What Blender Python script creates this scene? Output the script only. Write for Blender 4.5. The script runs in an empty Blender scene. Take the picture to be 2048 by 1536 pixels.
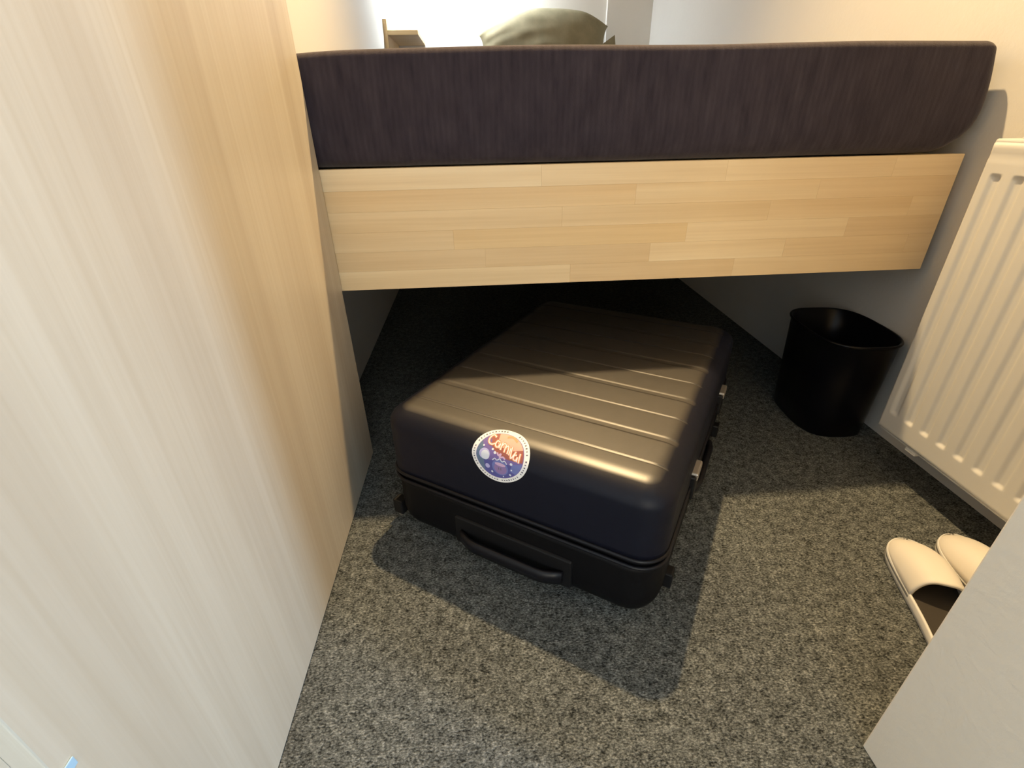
import bpy, bmesh, math, random
from mathutils import Vector, Matrix, noise
random.seed(7)
S = bpy.context.scene
COL = S.collection

# ------------------------------------------------------------------ camera
FPX, YAW, PITCH, ROLL = 967.77, 0.05973541, 0.5027611, -0.02022534
cam = bpy.data.cameras.new('camera'); camo = bpy.data.objects.new('camera', cam); COL.objects.link(camo)
cam.sensor_fit = 'HORIZONTAL'; cam.sensor_width = 36.0; cam.lens = FPX/2048*36.0
cam.clip_start = 0.01; cam.clip_end = 50
f = Vector((math.sin(YAW)*math.cos(PITCH), math.cos(YAW)*math.cos(PITCH), -math.sin(PITCH)))
r = Vector((math.cos(YAW), -math.sin(YAW), 0)); u = r.cross(f)
r2 = math.cos(ROLL)*r+math.sin(ROLL)*u; u2 = -math.sin(ROLL)*r+math.cos(ROLL)*u
M = Matrix(((r2.x, u2.x, -f.x), (r2.y, u2.y, -f.y), (r2.z, u2.z, -f.z))).to_4x4()
M.translation = Vector((0, 0, 0.70)); camo.matrix_world = M
S.camera = camo

# ------------------------------------------------------------------ world + lights
w = bpy.data.worlds.new('world'); S.world = w; w.use_nodes = True
w.node_tree.nodes['Background'].inputs[0].default_value = (0.5, 0.6, 0.7, 1)
w.node_tree.nodes['Background'].inputs[1].default_value = 0.02

def lamp(name, kind, loc, energy, color, **k):
    l = bpy.data.lights.new(name, kind); l.energy = energy; l.color = color
    for a, b in k.items(): setattr(l, a, b)
    o = bpy.data.objects.new(name, l); o.location = loc; COL.objects.link(o); return o
WARM = (1.0, 0.705, 0.36)
COOL = (0.40, 0.66, 1.0)
cl = lamp('ceiling_light_source', 'SPOT', (0.27, 1.345, 2.14), 232, WARM, shadow_soft_size=0.022, spot_size=math.radians(128), spot_blend=1.0)
cl.rotation_euler = (math.radians(-18), math.radians(8), 0)
lamp('corridor_light_source', 'POINT', (1.28, -0.514, 0.60), 88, COOL, shadow_soft_size=0.05)

dl = lamp('rear_fill', 'AREA', (0.02, -1.58, 0.62), 15, (1.0, .87, .66), shape='RECTANGLE', size=.8, size_y=.9)  # unseen warm fill added behind the camera to brighten the bed front
dl.rotation_euler = (math.radians(90), 0, 0)

S.view_settings.view_transform = 'Standard'; S.view_settings.look = 'None'
S.view_settings.gamma = 1.0; S.view_settings.use_curve_mapping = False
S.view_settings.exposure = 0.0

# ------------------------------------------------------------------ materials
def mat(name, color=(.5, .5, .5), rough=.6, metal=0, spec=.5, build=None, coat=0):
    m = bpy.data.materials.new(name); m.use_nodes = True
    b = m.node_tree.nodes['Principled BSDF']
    b.inputs['Base Color'].default_value = (*color, 1); b.inputs['Roughness'].default_value = rough
    b.inputs['Metallic'].default_value = metal; b.inputs['Specular IOR Level'].default_value = spec
    b.inputs['Coat Weight'].default_value = coat
    if build: build(m.node_tree, b)
    return m
def N(nt, t, **k):
    n = nt.nodes.new(t)
    for a, v in k.items():
        if a in n.inputs: n.inputs[a].default_value = v
        else: setattr(n, a, v)
    return n
def coords(nt, scale=(1, 1, 1), rot=(0, 0, 0)):
    t = N(nt, 'ShaderNodeTexCoord'); m = N(nt, 'ShaderNodeMapping')
    m.inputs['Scale'].default_value = scale; m.inputs['Rotation'].default_value = rot
    nt.links.new(t.outputs['Object'], m.inputs['Vector']); return m.outputs[0]
def ramp(nt, fac, stops):
    c = N(nt, 'ShaderNodeValToRGB'); e = c.color_ramp.elements
    while len(e) < len(stops): e.new(0.5)
    for i, (p, col) in enumerate(stops): e[i].position = p; e[i].color = (*col, 1)
    nt.links.new(fac, c.inputs[0]); return c.outputs[0]
def noisev(nt, vec, scale, detail=3, rough=.55, dist=0):
    n = N(nt, 'ShaderNodeTexNoise'); n.inputs['Scale'].default_value = scale
    n.inputs['Detail'].default_value = detail; n.inputs['Roughness'].default_value = rough
    n.inputs['Distortion'].default_value = dist
    nt.links.new(vec, n.inputs['Vector']); return n.outputs[0]
def bump(nt, b, h, strength, dist=.001):
    n = N(nt, 'ShaderNodeBump'); n.inputs['Strength'].default_value = strength; n.inputs['Distance'].default_value = dist
    nt.links.new(h, n.inputs['Height']); nt.links.new(n.outputs[0], b.inputs['Normal'])
def mixc(nt, a, bb, fac, mode='MIX'):
    n = N(nt, 'ShaderNodeMix'); n.data_type = 'RGBA'; n.blend_type = mode
    for s, v in ((6, a), (7, bb), (0, fac)):
        if hasattr(v, 'is_linked') or hasattr(v, 'links'): nt.links.new(v, n.inputs[s])
        elif s == 0: n.inputs[0].default_value = v
        else: n.inputs[s].default_value = (*v, 1)
    return n.outputs[2]

def b_wall(c1, c2):
    def f_(nt, b):
        v = coords(nt)
        nt.links.new(ramp(nt, noisev(nt, v, 2.2, 4), [(.3, c1), (.7, c2)]), b.inputs['Base Color'])
        bump(nt, b, noisev(nt, v, 90, 5, .6), .25, .002)
    return f_
m_wall = mat('wall_paint', rough=.75, spec=.3, build=b_wall((.66, .635, .59), (.70, .675, .62)))
m_partition = mat('partition_paint', rough=.7, spec=.3, build=b_wall((.72, .69, .62), (.78, .745, .67)))
m_ceiling = mat('ceiling_paint', (.85, .83, .8), .8)

def b_wood(axis, c1, c2, c3, k=1.0, tint=False):
    # axis = grain direction; the other axes get high frequencies
    def f_(nt, b):
        sc = {'x': (.35, 9, 9), 'z': (9, 9, .35)}[axis]
        v = coords(nt, tuple(s*k for s in sc))
        n1 = noisev(nt, v, 1.5, 5, .55, .9)
        sc2 = {'x': (1.2, 70, 70), 'z': (70, 70, 1.2)}[axis]
        v2 = coords(nt, sc2); n2 = noisev(nt, v2, 2.0, 3, .6, .2)
        col = ramp(nt, n1, [(.28, c1), (.5, c2), (.74, c3)])
        fine = ramp(nt, n2, [(.3, (.93, .91, .88)), (.65, (1, 1, 1))])
        col = mixc(nt, col, fine, 1.0, 'MULTIPLY')
        if tint:
            oi = N(nt, 'ShaderNodeObjectInfo')
            col = mixc(nt, col, oi.outputs['Color'], 1.0, 'MULTIPLY')
        nt.links.new(col, b.inputs['Base Color'])
        bump(nt, b, n2, .12, .0006)
    return f_
m_panel = mat('pale_wood_laminate', rough=.42, spec=.45, build=b_wood('z', (.49, .41, .31), (.61, .54, .43), (.69, .63, .52), .4))
m_board = mat('glued_pine', rough=.5, spec=.4, build=b_wood('x', (.70, .52, .30), (.79, .61, .37), (.84, .68, .44), 1.0, True))
m_shelfwood = mat('shelf_pine', rough=.5, build=b_wood('x', (.62, .44, .22), (.70, .52, .28), (.75, .58, .34)))
m_dark = mat('black_gap', (.012, .012, .012), .9)

def b_carpet(nt, b):
    v = coords(nt)
    n1 = noisev(nt, coords(nt, (.8, 1.25, 1)), 310, 3, .8)
    vo = N(nt, 'ShaderNodeTexVoronoi'); vo.inputs['Scale'].default_value = 270
    vs = coords(nt, (1, 1.8, 1)); nt.links.new(vs, vo.inputs['Vector'])
    n3 = noisev(nt, v, 70, 3, .7)
    mm = N(nt, 'ShaderNodeMath', operation='MULTIPLY_ADD'); nt.links.new(n3, mm.inputs[0]); mm.inputs[1].default_value = .55
    nt.links.new(n1, mm.inputs[2])
    mm2 = N(nt, 'ShaderNodeMath', operation='MULTIPLY_ADD'); nt.links.new(vo.outputs['Distance'], mm2.inputs[0]); mm2.inputs[1].default_value = -.25
    nt.links.new(mm.outputs[0], mm2.inputs[2])
    col = ramp(nt, mm2.outputs[0], [(.44, (.012, .013, .0125)), (.60, (.080, .086, .083)), (.74, (.168, .178, .174)), (.90, (.34, .355, .345))])
    big = ramp(nt, noisev(nt, v, 7, 3, .6), [(.3, (.86, .86, .86)), (.7, (1.1, 1.1, 1.08))])
    nt.links.new(mixc(nt, col, big, 1.0, 'MULTIPLY'), b.inputs['Base Color'])
    bump(nt, b, mm2.outputs[0], .75, .004)
m_carpet = mat('charcoal_loop_carpet', rough=.95, spec=.12, build=b_carpet)

def b_cover(nt, b):
    v = coords(nt)
    wv = N(nt, 'ShaderNodeTexWave'); wv.wave_type = 'BANDS'; wv.bands_direction = 'X'
    wv.inputs['Scale'].default_value = 32; wv.inputs['Distortion'].default_value = .6; wv.inputs['Detail'].default_value = 2
    nt.links.new(v, wv.inputs['Vector'])
    n = noisev(nt, coords(nt, (1, 1, .25)), 60, 4)
    n2 = noisev(nt, v, 420, 2)
    col = ramp(nt, n, [(.3, (.027, .022, .032)), (.7, (.048, .040, .052))])
    st = ramp(nt, wv.outputs['Fac'], [(.0, (.92, .92, .92)), (1, (1.05, 1.05, 1.05))])
    nt.links.new(mixc(nt, col, st, 1.0, 'MULTIPLY'), b.inputs['Base Color'])
    b.inputs['Sheen Weight'].default_value = .35; b.inputs['Sheen Roughness'].default_value = .5
    b.inputs['Sheen Tint'].default_value = (.75, .68, .6, 1)
    bump(nt, b, n2, .4, .001)
m_cover = mat('charcoal_knit_cover', rough=.95, spec=.1, build=b_cover)

def b_pillow(nt, b):
    v = coords(nt)
    nt.links.new(ramp(nt, noisev(nt, v, 14, 4), [(.3, (.20, .175, .11)), (.7, (.27, .235, .15))]), b.inputs['Base Color'])
    bump(nt, b, noisev(nt, v, 500, 2), .3, .001)
m_pillow = mat('olive_pillowcase', rough=.9, spec=.15, build=b_pillow)

def b_shell(nt, b, dusty_sheen=True):
    v = coords(nt)
    n = noisev(nt, v, 350, 4, .7)
    body = ramp(nt, noisev(nt, v, 6, 4), [(.3, (.0025, .0035, .010)), (.7, (.0035, .0045, .013))] if dusty_sheen else [(.3, (.003, .003, .004)), (.7, (.004, .004, .005))])
    if dusty_sheen:   # fine dust and scuffs plus lamp sheen painted on the upward face of the lid
        dust_sheen = ramp(nt, noisev(nt, v, 55, 6, .75), [(.3, (.012, .010, .008)), (.72, (.026, .021, .017))])
        g = N(nt, 'ShaderNodeNewGeometry'); tr = N(nt, 'ShaderNodeSeparateXYZ'); nt.links.new(g.outputs['Normal'], tr.inputs[0])
        mr = N(nt, 'ShaderNodeMapRange'); nt.links.new(tr.outputs['Z'], mr.inputs[0]); mr.inputs[1].default_value = .925; mr.inputs[2].default_value = .992
        body = mixc(nt, body, dust_sheen, mr.outputs[0])
        nt.links.new(mr.outputs[0], b.inputs['Coat Weight']); b.inputs['Coat Roughness'].default_value = .39  # gloss only on the upward face, imitating the lamp's glare
        b.inputs['Coat IOR'].default_value = 1.95
    nt.links.new(body, b.inputs['Base Color'])
    rr = N(nt, 'ShaderNodeMapRange'); nt.links.new(noisev(nt, v, 26, 5, .7), rr.inputs[0])
    rr.inputs[1].default_value = .3; rr.inputs[2].default_value = .7
    rr.inputs[3].default_value = .46; rr.inputs[4].default_value = .56
    nt.links.new(rr.outputs[0], b.inputs['Roughness'])
    bump(nt, b, n, .22, .0006)
m_shell = mat('navy_black_polycarbonate', rough=.42, spec=.28, build=b_shell)
m_shell_low = mat('black_polycarbonate', rough=.42, spec=.16, build=lambda nt, b: b_shell(nt, b, False))
m_blackp = mat('matte_black_plastic', (.005, .005, .006), .5, spec=.3)
m_rubber = mat('black_gasket', (.006, .006, .009), .40, spec=.3)
m_latch = mat('brushed_latch_metal', (.40, .37, .33), .35, metal=.6)
m_bin = mat('black_bin_plastic', (.003, .003, .005), .28, spec=.22)
m_rad = mat('white_radiator_enamel', (.68, .67, .635), .33, spec=.5)
m_slip = mat('cream_slipper', (.72, .68, .61), .6, spec=.3, build=lambda nt, b: bump(nt, b, noisev(nt, coords(nt), 600, 2), .15, .0005))
m_sole = mat('white_sole_edge', (.70, .69, .66), .55)
m_insole = mat('dark_insole', (.045, .038, .030), .7, spec=.25)
m_metalw = mat('white_metal', (.75, .75, .73), .4)
m_print = {k: mat('sticker_'+k, c, .42, spec=.4) for k, c in dict(white=(.88, .87, .86), navy=(.10, .10, .33), violet=(.20, .14, .38), teal=(.13, .19, .30), orange=(.80, .33, .17), salmon=(.80, .42, .34), rust=(.34, .11, .09), pale=(.72, .75, .85), pink=(.62, .42, .62), mauve=(.30, .20, .42), blue=(.17, .20, .48), ink=(.16, .15, .19), lilac=(.50, .47, .78)).items()}
def emis(name, col, st):
    m = bpy.data.materials.new(name); m.use_nodes = True; nt = m.node_tree
    b = nt.nodes['Principled BSDF']; b.inputs['Emission Color'].default_value = (*col, 1); b.inputs['Emission Strength'].default_value = st
    b.inputs['Base Color'].default_value = (.8, .8, .8, 1); return m

# ------------------------------------------------------------------ helpers
def obj(name, bm, m, parent=None, smooth=False, loc=None):
    me = bpy.data.meshes.new(name); bm.normal_update(); bm.to_mesh(me); bm.free()
    if smooth:
        for p in me.polygons: p.use_smooth = True
    me.materials.append(m)
    o = bpy.data.objects.new(name, me); COL.objects.link(o)
    if parent: o.parent = parent
    if loc: o.location = loc
    return o
def raw(verts, faces):
    bm = bmesh.new(); vs = [bm.verts.new(v) for v in verts]
    for fc in faces:
        try: bm.faces.new([vs[i] for i in fc])
        except ValueError: pass
    bmesh.ops.recalc_face_normals(bm, faces=bm.faces[:])
    return bm
def add_box(bm, x0, x1, y0, y1, z0, z1, bev=0, seg=2):
    g = bmesh.ops.create_cube(bm, size=1)
    vs = g['verts']
    for v in vs:
        v.co = Vector(((x0+x1)/2+v.co.x*(x1-x0), (y0+y1)/2+v.co.y*(y1-y0), (z0+z1)/2+v.co.z*(z1-z0)))
    if bev:
        es = list({e for v in vs for e in v.link_edges})
        bmesh.ops.bevel(bm, geom=es, offset=bev, segments=seg, affect='EDGES', profile=.5)
    return bm
def box(*a, **k): return add_box(bmesh.new(), *a, **k)
def thing(name, label, cat, loc=(0, 0, 0), rotz=0, group=None):
    o = bpy.data.objects.new(name, None); COL.objects.link(o); o.location = loc; o.rotation_euler = (0, 0, rotz)
    o.empty_display_size = .05
    o['label'] = label; o['category'] = cat
    if group: o['group'] = group
    return o
def struct(name, bm, m, label=None, smooth=False):
    o = obj(name, bm, m, smooth=smooth); o['kind'] = 'structure'
    if label: o['label'] = label
    return o
def tube(bm, pts, rad, n=10, closed=False):
    pts = [Vector(p) for p in pts]; rings = []
    L = len(pts)
    prev = None
    for i, p in enumerate(pts):
        a = pts[i-1] if (i or closed) else p; c = pts[(i+1) % L] if (i < L-1 or closed) else p
        t = (c-a).normalized()
        if prev is None: nrm = t.orthogonal().normalized()
        else: nrm = (prev - t*prev.dot(t)).normalized()
        prev = nrm; bn = t.cross(nrm)
        rings.append([bm.verts.new(p+rad*(math.cos(2*math.pi*k/n)*nrm+math.sin(2*math.pi*k/n)*bn)) for k in range(n)])
    m_ = L if closed else L-1
    for i in range(m_):
        A, B = rings[i], rings[(i+1) % L]
        off = 0
        if closed and i == L-1:
            off = min(range(n), key=lambda o_: (A[0].co-B[o_].co).length)
        for k in range(n): bm.faces.new((A[k], A[(k+1) % n], B[(k+1+off) % n], B[(k+off) % n]))
    if not closed:
        bm.faces.new(rings[0][::-1]); bm.faces.new(rings[-1])
    return bm

# ------------------------------------------------------------------ the room
XL, XR, YB = -0.39, 0.959, 3.12
struct('floor', box(-.6, 2.5, -1.7, 3.3, -.1, 0), m_carpet, 'dark grey mottled loop carpet covering the floor')
struct('ceiling', box(-.6, 2.5, -1.7, 3.3, 2.4, 2.45), m_ceiling)
struct('wall_left', box(XL-.1, XL, -1.7, 3.22, 0, 2.4), m_wall)
struct('wall_right', box(XR, XR+.1, .284, 3.22, 0, 2.4), m_wall, 'cream painted wall behind the radiator and bin')
struct('wall_back', box(XL, XR, YB, YB+.1, 0, 2.4), m_wall, 'cream wall at the head of the bed')
struct('wall_entrance', box(XL, 2.4, -1.7, -1.6, 0, 2.4), m_wall)
struct('wall_corridor', box(2.3, 2.4, -1.6, .03, 0, 2.4), m_wall)
struct('wall_partition', box(.449, 2.4, .035, .284, 0, 2.4, bev=.002), m_partition, 'pale grey partition end in the right foreground, its corner hiding the slippers')
struct('trim_1', box(.72, XR, YB-.025, YB, 0, 2.4, bev=.002), m_wall, 'boxed-in strip in the far right corner above the bed')

# ------------------------------------------------------------------ ceiling light + reading light (out of frame)
t = thing('ceiling_light', 'small warm drop spotlight hanging above the bed edge', 'ceiling light', (.27, 1.345, 2.4))
bm = bmesh.new(); bmesh.ops.create_cone(bm, cap_ends=True, segments=32, radius1=.035, radius2=.035, depth=.06, matrix=Matrix.Translation((0, 0, -.210)))
obj('housing', bm, m_metalw, t, True)
bm = bmesh.new(); bmesh.ops.create_cone(bm, cap_ends=True, segments=16, radius1=.006, radius2=.006, depth=.18, matrix=Matrix.Translation((0, 0, -.09)))
obj('stem', bm, m_metalw, t, True)
bm = bmesh.new(); bmesh.ops.create_cone(bm, cap_ends=True, segments=32, radius1=.030, radius2=.030, depth=.006, matrix=Matrix.Translation((0, 0, -.2435)))
obj('lens', bm, emis('warm_lens', WARM, 6), t)
t = thing('reading_light', 'bright cool white light bar on the wall over the pillow', 'wall lamp', (-.05, YB, 1.50))
obj('housing', box(-.25, .25, -.16, 0, 0, .035, bev=.004), m_metalw, t)
obj('diffuser', box(-.24, .24, -.155, -.090, -.008, 0, bev=.003), emis('cool_diffuser', (.86, .94, 1.0), 190), t)

# ------------------------------------------------------------------ wardrobe panel at the left
t = thing('wardrobe', 'tall pale wood wardrobe side filling the left of the photo', 'wardrobe', (XL, .1645, 0))
L = .9555-.1645
D = -.278-XL
obj('side_panel', box(D-.019, D, 0, L, .006, 2.25, bev=.0012), m_panel, t)
obj('end_panel', box(0.002, D-.0195, L-.02, L-.0005, .006, 2.25), m_panel, t)
obj('end_panel', box(0.002, D-.0195, 0.0005, .02, .006, 2.25), m_panel, t)
obj('plinth', box(0.004, D-.004, .003, L-.003, 0, .0055), m_dark, t)
obj('top_panel', box(0.002, D, 0, L, 2.2505, 2.27), m_panel, t)
bm = box(0, .0012, 0, .009, 0, .008, bev=.0005)
o = obj('edge_sticker', bm, mat('pale_blue_vinyl', (.38, .56, .70), .5), t, loc=(D+.0001, .0035, .338)); o['label'] = 'tiny pale blue sticker near the front edge of the panel'

# ------------------------------------------------------------------ bed
YF = .960
t = thing('bed', 'raised pine bed platform with a deep glued-board front spanning the room', 'bed', (0, YF, 0))
BX0, BX1, BZ0, BZ1 = -.385, .934, .4025, .6245
core = obj('front_board', box(BX0, BX1, .008, .026, BZ0, BZ1-.0005), mat('board_core', (.6, .44, .25), .6), t)
rows = 6; rh = (BZ1-BZ0)/rows
cuts = {0: [.12, .47, .80], 1: [.30, .66], 2: [.16, .57, .86], 3: [-.05, .41, .74], 4: [.01, .34, .62, .88], 5: [.18, .52], 6: [.1]}
tones = [(1.01, 1.01, 1.0), (.98, .96, .94), (1.03, 1.03, 1.02), (.97, .945, .91), (1.0, .98, .95), (.95, .915, .87), (1.02, 1.01, .99)]
rt = random.Random(3)
for rr_ in range(rows):
    zt = BZ1-rr_*rh; xs = [BX0]+cuts[rr_]+[BX1]
    for i in range(len(xs)-1):
        a, b_ = xs[i]+.00006, xs[i+1]-.00006
        o = obj('stave', box(0, b_-a, 0, .0079, 0, rh-.0001, bev=.00016, seg=1), m_board, core, loc=(a, 0, zt-rh+.0001))
        c = rt.choice(tones)
        if rr_ == 0: c = (1.04, 1.06, 1.1)
        if rr_ == 1 and i == 0: c = (.96, .90, .82)
        if rr_ == 3 and i == 1: c = (.95, .88, .76)
        o.color = (*c, 1)
        # texture varies by local position offset through mesh shift
        me = o.data; dx = rt.uniform(0, 5); dy = rt.uniform(0, 5)
        for v in me.vertices: v.co.x += dx; v.co.y += dy
        o.location.x -= dx; o.location.y -= dy
obj('side_rail', box(BX0+.002, BX0+.024, .0265, 2.13, .50, .60), m_shelfwood, t)
obj('side_rail', box(.932, .954, .0265, 2.13, .50, .60), m_shelfwood, t)
obj('back_rail', box(BX0+.0245, .9315, 2.11, 2.13, .50, .60), m_shelfwood, t)
for i in range(13):
    y = .06+i*.165
    obj('slat', box(BX0+.0005, .9535, y, y+.09, .6005, .6185), m_shelfwood, t)
for x in (BX0+.0245, .88):
    obj('leg', box(x, x+.05, 2.055, 2.105, 0, .60), m_shelfwood, t)

# mattress : rounded box with soft irregular edges
def rbox_grid(hx, hy, hz, rx, ry, rz, nx, ny, nz, nc=6, extra=None, zmin=None):
    """closed rounded box about the origin; returns verts,faces. extra = list of extra y lines."""
    def axis(h, r_, n, ex=None):
        c = [-h + r_*(1-math.cos(math.pi/2*i/nc))*1.0 for i in range(nc)]
        c = [-(h-r_) - r_*math.tan(math.pi/4*(nc-i)/nc) for i in range(nc)]
        inner = [-(h-r_)+2*(h-r_)*i/n for i in range(n+1)]
        if ex: inner = sorted(set([round(v, 5) for v in inner if all(abs(v-e) > .0025 for e in ex)]+[round(e, 5) for e in ex]))
        return c+inner+[-v for v in c[::-1]]
    X = axis(hx, rx, nx); Y = axis(hy, ry, ny, extra); Z = axis(hz, rz, nz)
    idx = {}; V = []; F = []
    def vid(i, j, k):
        key = (i, j, k)
        if key not in idx:
            q = Vector((X[i], Y[j], Z[k]))
            inn = Vector((max(-(hx-rx), min(hx-rx, q.x)), max(-(hy-ry), min(hy-ry, q.y)), max(-(hz-rz), min(hz-rz, q.z))))
            d = Vector(((q.x-inn.x)/rx, (q.y-inn.y)/ry, (q.z-inn.z)/rz))
            if d.length > 1e-9: d.normalize()
            p = inn+Vector((d.x*rx, d.y*ry, d.z*rz))
            idx[key] = len(V); V.append(p)
        return idx[key]
    nX, nY, nZ = len(X)-1, len(Y)-1, len(Z)-1
    for k in (0, nZ):
        for i in range(nX):
            for j in range(nY):
                q = [vid(i, j, k), vid(i+1, j, k), vid(i+1, j+1, k), vid(i, j+1, k)]; F.append(q if k else q[::-1])
    for k in range(nZ):
        for i in range(nX):
            F.append([vid(i, 0, k), vid(i+1, 0, k), vid(i+1, 0, k+1), vid(i, 0, k+1)])
            F.append([vid(i, nY, k), vid(i, nY, k+1), vid(i+1, nY, k+1), vid(i+1, nY, k)])
        for j in range(nY):
            F.append([vid(0, j, k), vid(0, j, k+1), vid(0, j+1, k+1), vid(0, j+1, k)])
            F.append([vid(nX, j, k), vid(nX, j+1, k), vid(nX, j+1, k+1), vid(nX, j, k+1)])
    return V, F
MX0, MX1, MY0, MY1, MZ0, MZ1 = -.385, .944, .962, 3.095, .6255, .803
hx, hy, hz = (MX1-MX0)/2, (MY1-MY0)/2, (MZ1-MZ0)/2
V, F = rbox_grid(hx, hy, hz, .022, .014, .013, 60, 60, 10, 5)
cx, cy, cz = (MX0+MX1)/2, (MY0+MY1)/2, (MZ0+MZ1)/2
nv = []
for p in V:
    q = p+Vector((cx, cy, cz))
    tt = (q.z-MZ0)/(MZ1-MZ0)
    # the right end leans in towards the bottom
    wgt = max(0, min(1, (q.x-.70)/.238))
    q.x -= wgt*(.052*max(0, 1-tt/.40)**2.0+.019*max(0, (tt-.45)/.55)**1.6)
    # top dips to the left and waves a little
    if tt > .5:
        dip = -.013*math.exp(-((q.x+.40)/.13)**2) + .002+.0012*math.sin(q.x*11+.4)
        q.z += dip*(tt-.5)*2
    if q.y < MY0+.08:
        q.y += .0018*noise.noise(Vector((q.x*9, 0, q.z*14)))+.0015
        q.y += .016*max(0, 1-tt/.22)**1.7
        if tt < .1: q.z += .0012*max(0, noise.noise(Vector((q.x*5, 3, 0))))*1.5
    nv.append(q)
o = obj('mattress', raw(nv, F), m_cover, smooth=True)
o['label'] = 'thick mattress in a dark charcoal ribbed cover lying on the bed platform'; o['category'] = 'mattress'

# pillow
def pillow():
    n = 40; W_, H_, T_ = .33, .180, .085
    V = []; F = []
    def P_(a, b, s):
        x = a*W_*(1-.06*(1-abs(b))*0); y = b*H_
        # pinched edges between the corner ears
        x *= 1-.07*(1-b*b)*abs(a)**3; y *= 1-.10*(1-a*a)*abs(b)**3
        th = T_*((1-abs(a)**2.6)*(1-abs(b)**2.6))**.5
        th += .006*noise.noise(Vector((a*3, b*3, s*2)))*min(1, th*30)
        return Vector((x, s*th, y))
    ids = {}
    for s in (1, -1):
        for i in range(n+1):
            for j in range(n+1):
                a = -1+2*i/n; b = -1+2*j/n
                edge = i in (0, n) or j in (0, n)
                key = (i, j, 0 if edge else s)
                if key not in ids:
                    ids[key] = len(V); V.append(P_(a, b, s))
        for i in range(n):
            for j in range(n):
                k = lambda ii, jj: ids[(ii, jj, 0 if (ii in (0, n) or jj in (0, n)) else s)]
                q = [k(i, j), k(i+1, j), k(i+1, j+1), k(i, j+1)]
                F.append(q if s == -1 else q[::-1])
    return V, F
V, F = pillow()
nv = []
for p in V:
    q = p.copy()
    # sag: the upper edge slumps over to the left and towards the viewer
    if q.z > 0:
        e = (q.x-.05)/.285
        q.z -= (.095 if e > 0 else .066)*abs(e)**2.0*(q.z/.19)
    if q.x < 0: q.z -= .02*(q.x/.285)**2
    q.z += .006*noise.noise(Vector((q.x*7, 4, q.z*7)))
    nv.append(q)
o = obj('pillow', raw(nv, F), m_pillow, smooth=True)
o.rotation_euler = (math.radians(-14), math.radians(1), 0); o.location = (.375, 2.98, 1.018)
pil = o; o['label'] = 'plump olive-brown pillow propped against the far wall on the mattress'; o['category'] = 'pillow'

bm = raw([(.265, .018, -.15), (.392, .022, -.14), (.372, .022, .060), (.290, .018, .005), (.265, .012, -.15), (.392, .016, -.14), (.372, .016, .060), (.290, .012, .005)],
         [[0, 1, 2, 3], [7, 6, 5, 4], [0, 4, 5, 1], [1, 5, 6, 2], [2, 6, 7, 3], [3, 7, 4, 0]])
obj('pillowcase_flap', bm, m_pillow, pil)

# small wall shelf
t = thing('wall_shelf', 'small wooden ledge shelf on the far left wall above the mattress', 'shelf', (XL, 2.74, .99))
obj('back_plate', box(0, .017, 0, YB-2.74, 0, .112, bev=.001), m_shelfwood, t)
obj('shelf_board', box(.0172, .155, 0, YB-2.74, .052, .070, bev=.001), m_shelfwood, t)

# ------------------------------------------------------------------ suitcase
ang = math.atan2(-.539, .842)
SO = Vector((.230, .451, 0))
SW, SL, SH = .498, .668, .268
# local: u in [-SW,0], v in [0,SL]
case = thing('suitcase', 'large black ribbed hard-shell suitcase lying flat, half under the bed', 'suitcase', SO, ang)
RX, RZ = .045, .032
grooves = [.067+.0665*k for k in range(9)]
HX, HY = SW/2, SL/2
def groove(u_, v_):
    d = 0
    for k, g in enumerate(grooves):
        x = v_-g
        if k % 2 == 0:   # narrow cut
            wd, dp = .0020, .0022
        else:            # wide shallow channel
            wd, dp = .0065, .0009
        if abs(x) < wd*1.5:
            e = abs(x)/wd
            d = max(d, dp*(1 if e < .75 else max(0, 1-(e-.75)/.5)))
    fade = min(1, max(0, (HX-.018-abs(u_))/.012))
    # slightly pillowed ribs
    ph = ((v_-grooves[0])/.068) % 1.0
    bulge = -.0002*math.sin(math.pi*ph) if 0 < v_ < SL else 0
    return (d+bulge)*fade
extra = []
for g in grooves:
    for dd in (-.0105, -.0085, -.0065, -.005, -.0038, -.0026, 0, .0026, .0038, .005, .0065, .0085, .0105): extra.append(g+dd-HY)
VF = rbox_grid(HX, HY, SH/2, RX, RX, RZ, 26, 40, 10, 8, extra)
VF2 = rbox_grid(HX, HY, SH/2, RX+.006, RX+.006, .058, 20, 20, 8, 8, extra)
def shell_half(z_lo, z_hi, upper):
    V, F = VF if upper else VF2
    vs = [Vector((p.x-HX, p.y+HY, p.z+SH/2)) for p in V]
    bm = bmesh.new()
    bv = [bm.verts.new(p) for p in vs]
    for fc in F:
        bm.faces.new([bv[i] for i in fc])
    bmesh.ops.bisect_plane(bm, geom=bm.verts[:]+bm.edges[:]+bm.faces[:], plane_co=(0, 0, z_lo if upper else z_hi), plane_no=(0, 0, -1 if upper else 1), clear_outer=True, dist=1e-6)
    for v in bm.verts:
        if v.co.z > SH-.012 and upper: v.co.z -= groove(v.co.x+HX, v.co.y)*min(1, (v.co.z-(SH-.012))/.011)
        if v.co.z < .012 and not upper: v.co.z += max(0, groove(v.co.x+HX, v.co.y))*min(1, (.012-v.co.z)/.011)
    # close the rim with a small inward lip
    be = [e for e in bm.edges if e.is_boundary]
    g = bmesh.ops.extrude_edge_only(bm, edges=be)
    for v in [x for x in g['geom'] if isinstance(x, bmesh.types.BMVert)]:
        c = Vector((-HX, HY, v.co.z)); d = Vector((v.co.x-c.x, v.co.y-c.y, 0))
        v.co.x -= .006*(1 if d.x > 0 else -1)*min(1, abs(d.x)/HX*1.0); v.co.y -= .006*(1 if d.y > 0 else -1)*min(1, abs(d.y)/HY)
    bmesh.ops.recalc_face_normals(bm, faces=bm.faces[:])
    return bm
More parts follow.
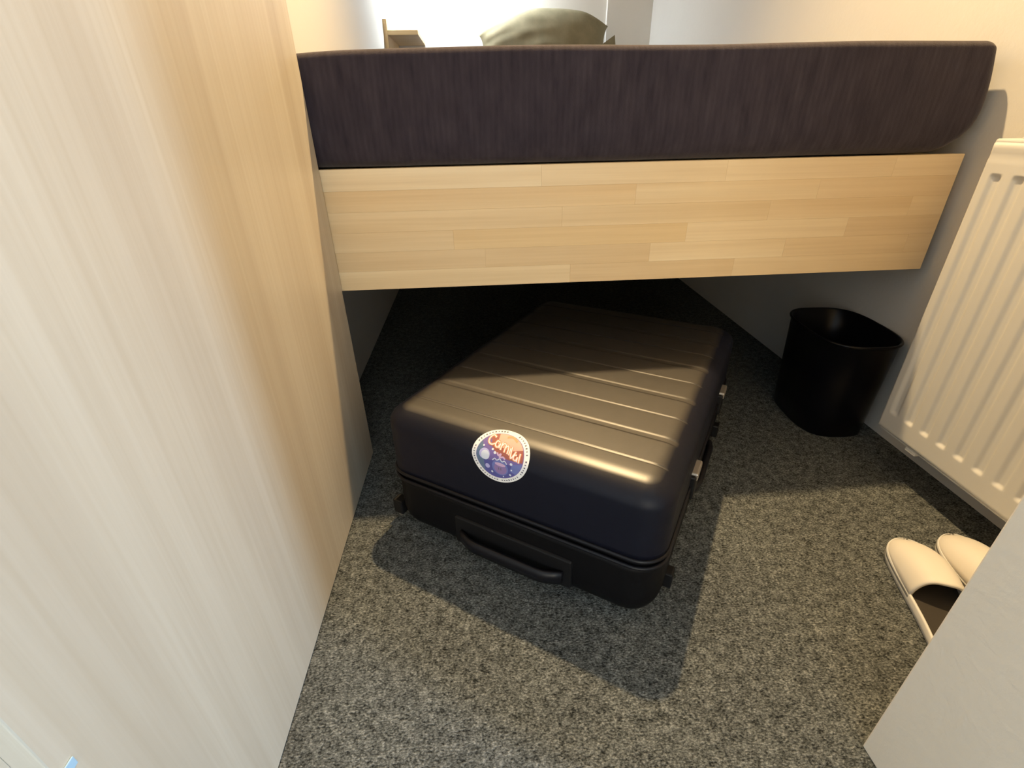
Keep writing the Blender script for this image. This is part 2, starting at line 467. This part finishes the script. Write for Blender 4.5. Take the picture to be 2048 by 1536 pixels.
lid = obj('lid_shell', shell_half(.1435, 0, True), m_shell, case, True)
lid['label'] = 'ribbed upper shell with rounded corners'
base = obj('base_shell', shell_half(0, .1265, False), m_shell_low, case, True)
def rr_path(off, z, r_=RX, n=10):
    pts = []
    x0, x1, y0, y1 = -SW-off, off, -off, SL+off; rr = r_+off
    for cxx, cyy, a0 in ((x1-rr, y1-rr, 0), (x0+rr, y1-rr, 90), (x0+rr, y0+rr, 180), (x1-rr, y0+rr, 270)):
        for i in range(n+1):
            a = math.radians(a0+90*i/n); pts.append((cxx+rr*math.cos(a), cyy+rr*math.sin(a), z))
    return pts
def ring_band(off, z0, z1):
    a = rr_path(off, z0); b = rr_path(off, z1); n = len(a)
    ia = rr_path(off-.012, z0); ib = rr_path(off-.012, z1)
    return raw(a+b+ia+ib, [[i, (i+1) % n, n+(i+1) % n, n+i] for i in range(n)]+[[2*n+i, 3*n+i, 3*n+(i+1) % n, 2*n+(i+1) % n] for i in range(n)]
               + [[i, 2*n+i, 2*n+(i+1) % n, (i+1) % n] for i in range(n)]+[[n+i, n+(i+1) % n, 3*n+(i+1) % n, 3*n+i] for i in range(n)])
obj('gasket', ring_band(-.0045, .122, .148), m_blackp, case, False)
bm = bmesh.new(); tube(bm, rr_path(.0006, .1425), .0032, 10, True); obj('lid_rim', bm, m_rubber, case, True)
bm = bmesh.new(); tube(bm, rr_path(.0006, .1285), .0032, 10, True); obj('base_rim', bm, m_rubber, case, True)
# carry handle on the near end of the base shell
hd = obj('handle_recess', box(-.352, -.130, -.004, .004, .030, .092, bev=.0035), m_blackp, case)
bm = bmesh.new()
hp = []
for i in range(17):
    a = i/16; x = -.338+.194*a
    hp.append((x, -.0065-.013*min(1, math.sin(math.pi*a)*2.2), .054))
def flat_strip(bm, path, hw, th):
    rings = []
    for x, y, z in path:
        rings.append([bm.verts.new((x, y-th, z-hw)), bm.verts.new((x, y-th*1.4, z)), bm.verts.new((x, y-th, z+hw)), bm.verts.new((x, y+th, z+hw)), bm.verts.new((x, y+th, z-hw))])
    for A, B in zip(rings, rings[1:]):
        for k in range(5): bm.faces.new((A[k], A[(k+1) % 5], B[(k+1) % 5], B[k]))
    bm.faces.new(rings[0][::-1]); bm.faces.new(rings[-1])
flat_strip(bm, hp, .012, .0035)
bmesh.ops.recalc_face_normals(bm, faces=bm.faces[:])
obj('carry_handle', bm, m_rubber, hd, True)
# side handle and latches on the right side
def latch(v0):
    o_ = obj('latch', box(-.004, .0085, v0, v0+.050, .118, .1655, bev=.003), m_blackp, case)
    obj('latch_plate', box(-.006, .0105, v0+.006, v0+.050, .1545, .1700, bev=.003), m_latch, o_)['label'] = 'grey metal face of the latch'
latch(.195); latch(.50)
for v0, x0, x1 in ((.080, -.004, .011), (.010, -SW-.013, -SW+.010), (.56, -.004, .011), (.56, -SW-.011, -SW+.004)):
    obj('side_foot', box(x0, x1, v0, v0+.022, .020, .052, bev=.003), m_blackp, case)
bm = bmesh.new(); tube(bm, [(-.002, .27, .08), (.004, .28, .08), (.008, .30, .08), (.008, .42, .08), (.004, .44, .08), (-.002, .45, .08)], .007, 10)
obj('side_handle', bm, m_rubber, case, True)
for x in (-SW+.045, -.045):
    for z in (.060, .205):
        bm = bmesh.new(); bmesh.ops.create_cone(bm, cap_ends=True, segments=28, radius1=.026, radius2=.026, depth=.020, matrix=Matrix.Translation((x, SL+.030, z)) @ Matrix.Rotation(math.pi/2, 4, 'Y'))
        wh = obj('wheel', bm, m_blackp, case, True)
        obj('wheel_fork', box(x-.022, x+.022, SL-.006, SL+.022, z-.020, z+.020, bev=.004), m_blackp, wh)

# sticker: a flat print that wraps over the lid's front edge
FLAT_Z = SH-RZ
def on_shell(a, s, h):
    """a along the suitcase width, s arc length upwards from the lower end of the edge bend, h off the surface"""
    th_len = math.pi/2*(RX+RZ)/2
    if s <= 0: return Vector((a, -h, FLAT_Z+s))
    if s < th_len:
        t_ = s/th_len*math.pi/2
        y = RX-RX*math.cos(t_); z = FLAT_Z+RZ*math.sin(t_)
        n_ = Vector((0, -math.cos(t_)/RX, math.sin(t_)/RZ)).normalized()
        p = Vector((a, y, z))+n_*h; return p
    return Vector((a, RX+(s-th_len), SH+h))
AC, SC = -.2605, .013
def outline(th, k=1.0):
    # egg: broad upper right, narrower lower
    c, s_ = math.cos(th), math.sin(th)
    R_ = .0475*(1+.035*math.cos(th-math.radians(35))*1.0+.04*math.cos(2*(th-math.radians(20)))+.02*math.cos(3*(th-math.radians(250))))
    return R_*k*c, R_*k*s_*1.04
def patch(kfun, h, m, name, parent, nr=8, nt=48, ctr=(0, 0)):
    vs = [on_shell(AC+ctr[0], SC+ctr[1], h)]; fs = []
    for i in range(1, nr+1):
        for j in range(nt):
            x, y = kfun(2*math.pi*j/nt); q = i/nr
            vs.append(on_shell(AC+ctr[0]+x*q, SC+ctr[1]+y*q, h))
    for j in range(nt):
        fs.append([0, 1+j, 1+(j+1) % nt])
        for i in range(nr-1):
            a = 1+i*nt+j; b = 1+i*nt+(j+1) % nt; fs.append([a, a+nt, b+nt, b])
    return obj(name, raw(vs, fs), m, parent, True)
stk = patch(lambda t_: outline(t_), .0004, m_print['white'], 'sticker', case)
stk['label'] = 'round white-edged sticker with purple space art and orange lettering'
patch(lambda t_: outline(t_, .83), .00055, m_print['violet'], 'print_background', stk)
def poly(pts, h, m, name='print_shape', sub=3):
    # filled polygon in sticker coords (x right, y up, units of outline radius 1)
    bm = bmesh.new(); R_ = .0475
    vs = [bm.verts.new((x*R_, y*R_, 0)) for x, y in pts]
    bm.faces.new(vs)
    bmesh.ops.triangulate(bm, faces=bm.faces[:])
    for _ in range(sub):
        long = [e for e in bm.edges if e.calc_length() > .004]
        if not long: break
        bmesh.ops.subdivide_edges(bm, edges=long, cuts=1)
        bmesh.ops.triangulate(bm, faces=bm.faces[:])
    for v in bm.verts: v.co = on_shell(AC+v.co.x, SC+v.co.y, h)
    return obj(name, bm, m, stk)
def ell(cx_, cy_, a, b_, rot=0, n=24):
    cr, sr = math.cos(rot), math.sin(rot)
    return [(cx_+a*math.cos(t_)*cr-b_*math.sin(t_)*sr, cy_+a*math.cos(t_)*sr+b_*math.sin(t_)*cr) for t_ in [2*math.pi*i/n for i in range(n)]]
def stroke(pts, wd, h, m, name='print_letter'):
    # smooth polyline ribbon
    P = [Vector(p) for p in pts]; Q = []
    for i in range(len(P)-1):
        p0 = P[max(0, i-1)]; p1 = P[i]; p2 = P[i+1]; p3 = P[min(len(P)-1, i+2)]
        for k in range(6):
            t_ = k/6
            Q.append(.5*((2*p1)+(-p0+p2)*t_+(2*p0-5*p1+4*p2-p3)*t_*t_+(-p0+3*p1-3*p2+p3)*t_**3))
    Q.append(P[-1]); R_ = .0475
    vs = []; fs = []
    for i, q in enumerate(Q):
        d = (Q[min(len(Q)-1, i+1)]-Q[max(0, i-1)])
        if d.length < 1e-9: d = Vector((1, 0))
        d.normalize(); n_ = Vector((-d.y, d.x))*wd/2
        for s_ in (1, -1):
            z = q+n_*s_; vs.append(on_shell(AC+z.x*R_, SC+z.y*R_, h))
    for i in range(len(Q)-1): fs.append([2*i, 2*i+1, 2*i+3, 2*i+2])
    return obj(name, raw(vs, fs), m, stk)
# lower blue field, upper peach field
def field(t0, t1, inner, m, h):
    pts = []
    for i in range(25):
        a = math.radians(t0+(t1-t0)*i/24); x, y = outline(a, .81); pts.append((x/.0475, y/.0475))
    return poly(pts+inner, h, m, 'print_field')
field(200, 350, [(.55, -.18), (.1, -.12), (-.35, -.2)], m_print['navy'], .00065)
field(150, 235, [(-.5, -.35), (-.52, .0)], m_print['teal'], .0007)
field(-35, 0, [(.55, -.10), (.45, -.4)], m_print['blue'], .0007)
field(3, 128, [(-.30, .30), (-.05, .08), (.35, .02)], m_print['rust'], .0007)
field(30, 108, [(-.15, .42), (.1, .35), (.4, .33)], m_print['salmon'], .00078)
# planets and stars
poly(ell(-.50, -.02, .20, .21), .00088, m_print['lilac'], 'print_planet')
poly(ell(-.47, -.05, .155, .18), .00096, m_print['pale'], 'print_planet')
poly(ell(-.37, -.46, .085, .09), .0009, m_print['lilac'], 'print_planet')
for x, y, q in ((-.60, .26, .035), (-.20, -.64, .04), (.22, -.70, .025), (.50, -.10, .05), (.52, -.34, .03), (.47, -.55, .04), (-.14, .13, .05), (-.25, .22, .04)):
    poly(ell(x, y, q, q, n=12), .00092, m_print['pale'], 'print_star')
# round pot with a scalloped rim in the middle
poly(ell(.10, -.38, .30, .30), .0009, m_print['blue'], 'print_shape')
poly(ell(.11, -.42, .235, .22), .00098, m_print['mauve'], 'print_shape')
poly(ell(.11, -.25, .20, .07), .00104, m_print['pink'], 'print_shape')
stroke([(-.18, -.15), (-.10, -.06), (-.02, -.11), (.08, -.03), (.17, -.11), (.26, -.06), (.35, -.16)], .035, .0011, m_print['pale'], 'print_rim')
for x in (.05, .13): stroke([(x, -.38), (x+.005, -.48)], .03, .0011, m_print['ink'], 'print_mark')
# script lettering, reads roughly "Carnival"
Lt = [
 [(-.30, .62), (-.42, .68), (-.50, .56), (-.48, .42), (-.36, .36), (-.24, .42)],
 [(-.10, .50), (-.20, .52), (-.22, .38), (-.12, .32), (-.06, .46), (-.06, .30)],
 [(.0, .52), (.01, .26)], [(.01, .40), (.07, .50), (.13, .48)],
 [(.15, .48), (.16, .22)], [(.16, .38), (.22, .46), (.27, .38), (.28, .20)],
 [(.34, .42), (.35, .18)],
 [(.38, .46), (.44, .10), (.56, .36)],
 [(.62, .26), (.54, .24), (.53, .12), (.62, .08), (.66, .20), (.66, .04)],
 [(.72, .34), (.74, .02)]]
for s_ in Lt:
    stroke(s_, .085, .00105, m_print['orange']); stroke(s_, .030, .00115, m_print['white'], 'print_highlight')
stroke([(.05, .72), (.22, .78), (.45, .66)], .07, .00105, m_print['orange'])
stroke([(-.06, .16), (.0, .08), (.08, .14), (.06, .02), (.18, .06), (.26, .0)], .06, .00108, m_print['pink'])
# ring of tiny print in the white border
rq = random.Random(5)
for i in range(54):
    th = math.radians(95+i*6.2)
    if 68 < (math.degrees(th) % 360) < 92: continue
    if i in (11, 20, 29, 38, 45): continue
    x, y = outline(th, .912); tx, ty = -math.sin(th), math.cos(th)
    ln = rq.uniform(.016, .03)
    X_, Y_ = x/.0475, y/.0475; nx_, ny_ = math.cos(th), math.sin(th)
    stroke([(X_-tx*ln, Y_-ty*ln), (X_+tx*ln, Y_+ty*ln)], rq.uniform(.035, .06), .00062, m_print['ink'], 'print_tiny_text')

# ------------------------------------------------------------------ waste bin
t = thing('waste_bin', 'black plastic waste bin beside the radiator under the bed end', 'bin', (.862, 1.03, 0), math.radians(-4))
def bin_ring(hw, hd_, z, n=56):
    pts = []
    for i in range(n):
        a = 2*math.pi*i/n; c, s_ = math.cos(a), math.sin(a)
        e = 2/3.0
        x = hw*abs(c)**e*(1 if c > 0 else -1); y = hd_*abs(s_)**e*(1 if s_ > 0 else -1)
        pts.append((x, y, z))
    return pts
prof = [(.078, .110, 0), (.080, .113, .003), (.0825, .1155, .06), (.086, .120, .15), (.0895, .1245, .238), (.0915, .1265, .240), (.0920, .1270, .246), (.0905, .1255, .248), (.0880, .1230, .246), (.084, .118, .15), (.077, .109, .006)]
vs = []; fs = []
for q in prof: vs += bin_ring(*q)
n = 56
for i in range(len(prof)-1):
    for j in range(n): fs.append([i*n+j, i*n+(j+1) % n, (i+1)*n+(j+1) % n, (i+1)*n+j])
fs.append(list(range(n))[::-1]); fs.append([(len(prof)-1)*n+j for j in range(n)])
obj('bin_body', raw(vs, fs), m_bin, t, True)
bm = bmesh.new(); tube(bm, bin_ring(.0915, .1265, .2455), .0032, 8, True); obj('rim', bm, m_bin, t, True)

# ------------------------------------------------------------------ radiator
RY1, RY0, RZ0, RZ1, RXF = .838, .05+.25, .092, .652, .855
t = thing('radiator', 'white ribbed steel panel radiator on the right wall', 'radiator', (RXF, RY0, RZ0))
Lr = RY1-RY0; Hr = RZ1-RZ0
# front panel heightfield (local y along wall, z up), x = depth into the radiator
sp = .0385; first = Lr-.030
ys = []
ncol = int(Lr/.0020); nrow = 90
ys = [Lr*i/ncol for i in range(ncol+1)]
zs = [0, .003, .006, .010]+[.010+(Hr-.020)*i/nrow for i in range(1, nrow)]+[Hr-.010, Hr-.006, Hr-.003, Hr]
zs = sorted(set([round(z, 5) for z in zs]+[round(v, 5) for v in [.034+.002*i for i in range(10)]+[Hr-.055+.002*i for i in range(10)]]))
def rad_x(y, z):
    # 0 = face; positive = recessed
    d = 0
    e = min(y, Lr-y, z, Hr-z)
    if e < .006: d += .006*(1-e/.006)**2
    m_ = min(y-.012, Lr-.012-y)
    zlo, zhi = .042, Hr-.046
    ph = ((first-y)/sp); k = round(ph); x = abs(ph-k)*sp
    if y > .015 and y < Lr-.012:
        prof_ = 1-max(0, min(1, (x-.0035)/.0085)); prof_ = prof_*prof_*(3-2*prof_)
        ez = min(1, max(0, (z-zlo)/.008))*min(1, max(0, (zhi-z)/.008)); ez = ez*ez*(3-2*ez)
        d += .0048*prof_*ez
    # shallow horizontal press line near the top
    if abs(z-(Hr-.020)) < .005: d += .0022*(1-abs(z-(Hr-.020))/.005)
    return d
vs = [(rad_x(y, z), y, z) for z in zs for y in ys]; nc_ = len(ys)
fs = [[i*nc_+j, i*nc_+j+1, (i+1)*nc_+j+1, (i+1)*nc_+j] for i in range(len(zs)-1) for j in range(nc_-1)]
bm = bmesh.new(); bv = [bm.verts.new(v) for v in vs]
for q in fs: bm.faces.new([bv[k] for k in q][::-1])
bmesh.ops.recalc_face_normals(bm, faces=bm.faces[:])
# make normals face the room (-x)
bm.normal_update()
if sum(fc.normal.x for fc in bm.faces) > 0: bmesh.ops.reverse_faces(bm, faces=bm.faces[:])
fp = obj('front_panel', bm, m_rad, t, True)
obj('body', box(.0085, .066, .003, Lr-.003, .010, Hr-.012, bev=.002), m_rad, t)
obj('side_cover', box(.0055, .072, Lr-.0028, Lr+.0005, .004, Hr, bev=.001), m_rad, t)
obj('side_cover', box(.0055, .072, -.0005, .0028, .004, Hr, bev=.001), m_rad, t)
bm = box(.004, .072, 0, Lr, Hr-.0115, Hr+.004, bev=.003)
tg = obj('top_grille', bm, m_rad, t)
for i in range(22):
    y = .02+i*(Lr-.04)/22
    obj('grille_bar', box(.014, .064, y, y+.008, Hr+.0042, Hr+.007), m_rad, tg)
obj('lower_channel', box(.006, .016, .004, Lr-.004, -.004, .004, bev=.001), m_rad, t)
for y in (.10, Lr-.09):
    obj('bracket', box(.066, XR-RXF, y, y+.03, .03, Hr-.05, bev=.002), m_metalw, t)
obj('clip', box(.004, .03, Lr-.105, Lr-.080, -.010, -.003, bev=.001), m_metalw, t)

# ------------------------------------------------------------------ slippers
def slipper(name, label, loc, rot, mirror=1):
    t = thing(name, label, 'slipper', loc, rot, 'cream slippers behind the partition corner')
    LN = .275
    def half(yy, k=.91):   # half widths (left,right) at y from heel 0 to toe LN
        q = yy/LN
        base_ = .031+.017*math.sin(min(1, max(0, (q-.12)/.62))*math.pi/2)**1.5
        if q < .13: base_ = .0335*math.sqrt(max(0, 1-((.13-q)/.13)**2))
        if q > .76: base_ = .048*math.sqrt(max(0, 1-((q-.76)/.24)**2.3))
        elif q >= .13: base_ = .0335+(.048-.0335)*(.5-.5*math.cos(math.pi*min(1, (q-.13)/.63)))
        return base_*k
    def cxl(yy): return mirror*.006*math.sin(math.pi*yy/LN)
    ysn = [LN*(.5-.5*math.cos(math.pi*i/40)) for i in range(41)]
    def outl(sh, z):
        Lp = [(cxl(y)-max(0, half(y)-sh*.999), y if 0 < i < 40 else (y+sh if i == 0 else y-sh), z) for i, y in enumerate(ysn)]
        Rp = [(cxl(y)+max(0, half(y)-sh*.999), y, z) for i, y in list(enumerate(ysn))[1:-1]][::-1]
        return Lp+Rp
    rings = [outl(.004, 0), outl(.0005, .0025), outl(0, .009), outl(0, .017), outl(.0012, .0195), outl(.0035, .0195), outl(.0040, .0165)]
    nn = len(rings[0]); vs = [p for r_ in rings for p in r_]; fs = []
    for i in range(len(rings)-1):
        for j in range(nn): fs.append([i*nn+j, i*nn+(j+1) % nn, (i+1)*nn+(j+1) % nn, (i+1)*nn+j])
    fs.append(list(range(nn)))
    obj('sole', raw(vs, fs), m_sole, t, True)
    ins = outl(.0041, .0165); ib = outl(.0041, .0105)
    vs = ins+ib+[]
    fs = []
    # insole top as strips between left and right
    m2 = 41
    for i in range(1, 40):
        a, b = i, i+1
        la, lb = a, b
        ra = nn-a if a < 41 else a; rb = nn-b if b < 40 else 40
        fs.append([la, lb, rb, ra] if b < 40 else [la, 40, ra])
    fs.append([0, 1, nn-1])
    for j in range(nn): fs.append([j, (j+1) % nn, nn+(j+1) % nn, nn+j])
    o_ = obj('insole', raw(vs, fs), m_insole, t); o_['label'] = 'dark insole'
    # vamp
    nu, nvv = 28, 26; vs = []; fs = []
    for i in range(nvv+1):
        fy = i/nvv
        for k in range(nu+1):
            a = -1+2*k/nu
            yopen = LN*.545 + .012*(1-a*a)*(-1) + .026*abs(a)**3*(-.4)
            y = yopen+(LN-.0006-yopen)*fy
            hw = half(min(y, LN-.0004))+.0006
            x = cxl(y)+a*hw
            crown = .044*(1-fy**2.4)**.75*(1-.12*fy)+.002
            z = .0125+crown*(1-abs(a)**2.7)**.62
            vs.append((x, y, z))
    w_ = nu+1
    for i in range(nvv):
        for k in range(nu): fs.append([i*w_+k, i*w_+k+1, (i+1)*w_+k+1, (i+1)*w_+k])
    bm = raw(vs, fs); bm.normal_update()
    if sum(fc.normal.z for fc in bm.faces) < 0: bmesh.ops.reverse_faces(bm, faces=bm.faces[:])
    o_ = obj('vamp', bm, m_slip, t, True)
    md = o_.modifiers.new('thick', 'SOLIDIFY'); md.thickness = .004; md.offset = -1
    return t
sang = -math.atan2(.40, .917)
slipper('slipper', 'cream slipper nearer the middle of the room, dark insole showing', (.634, .332, 0), sang, 1)
slipper('slipper', 'cream slipper closer to the radiator wall, only its rounded toe showing', (.783, .318, 0), -.19, -1)
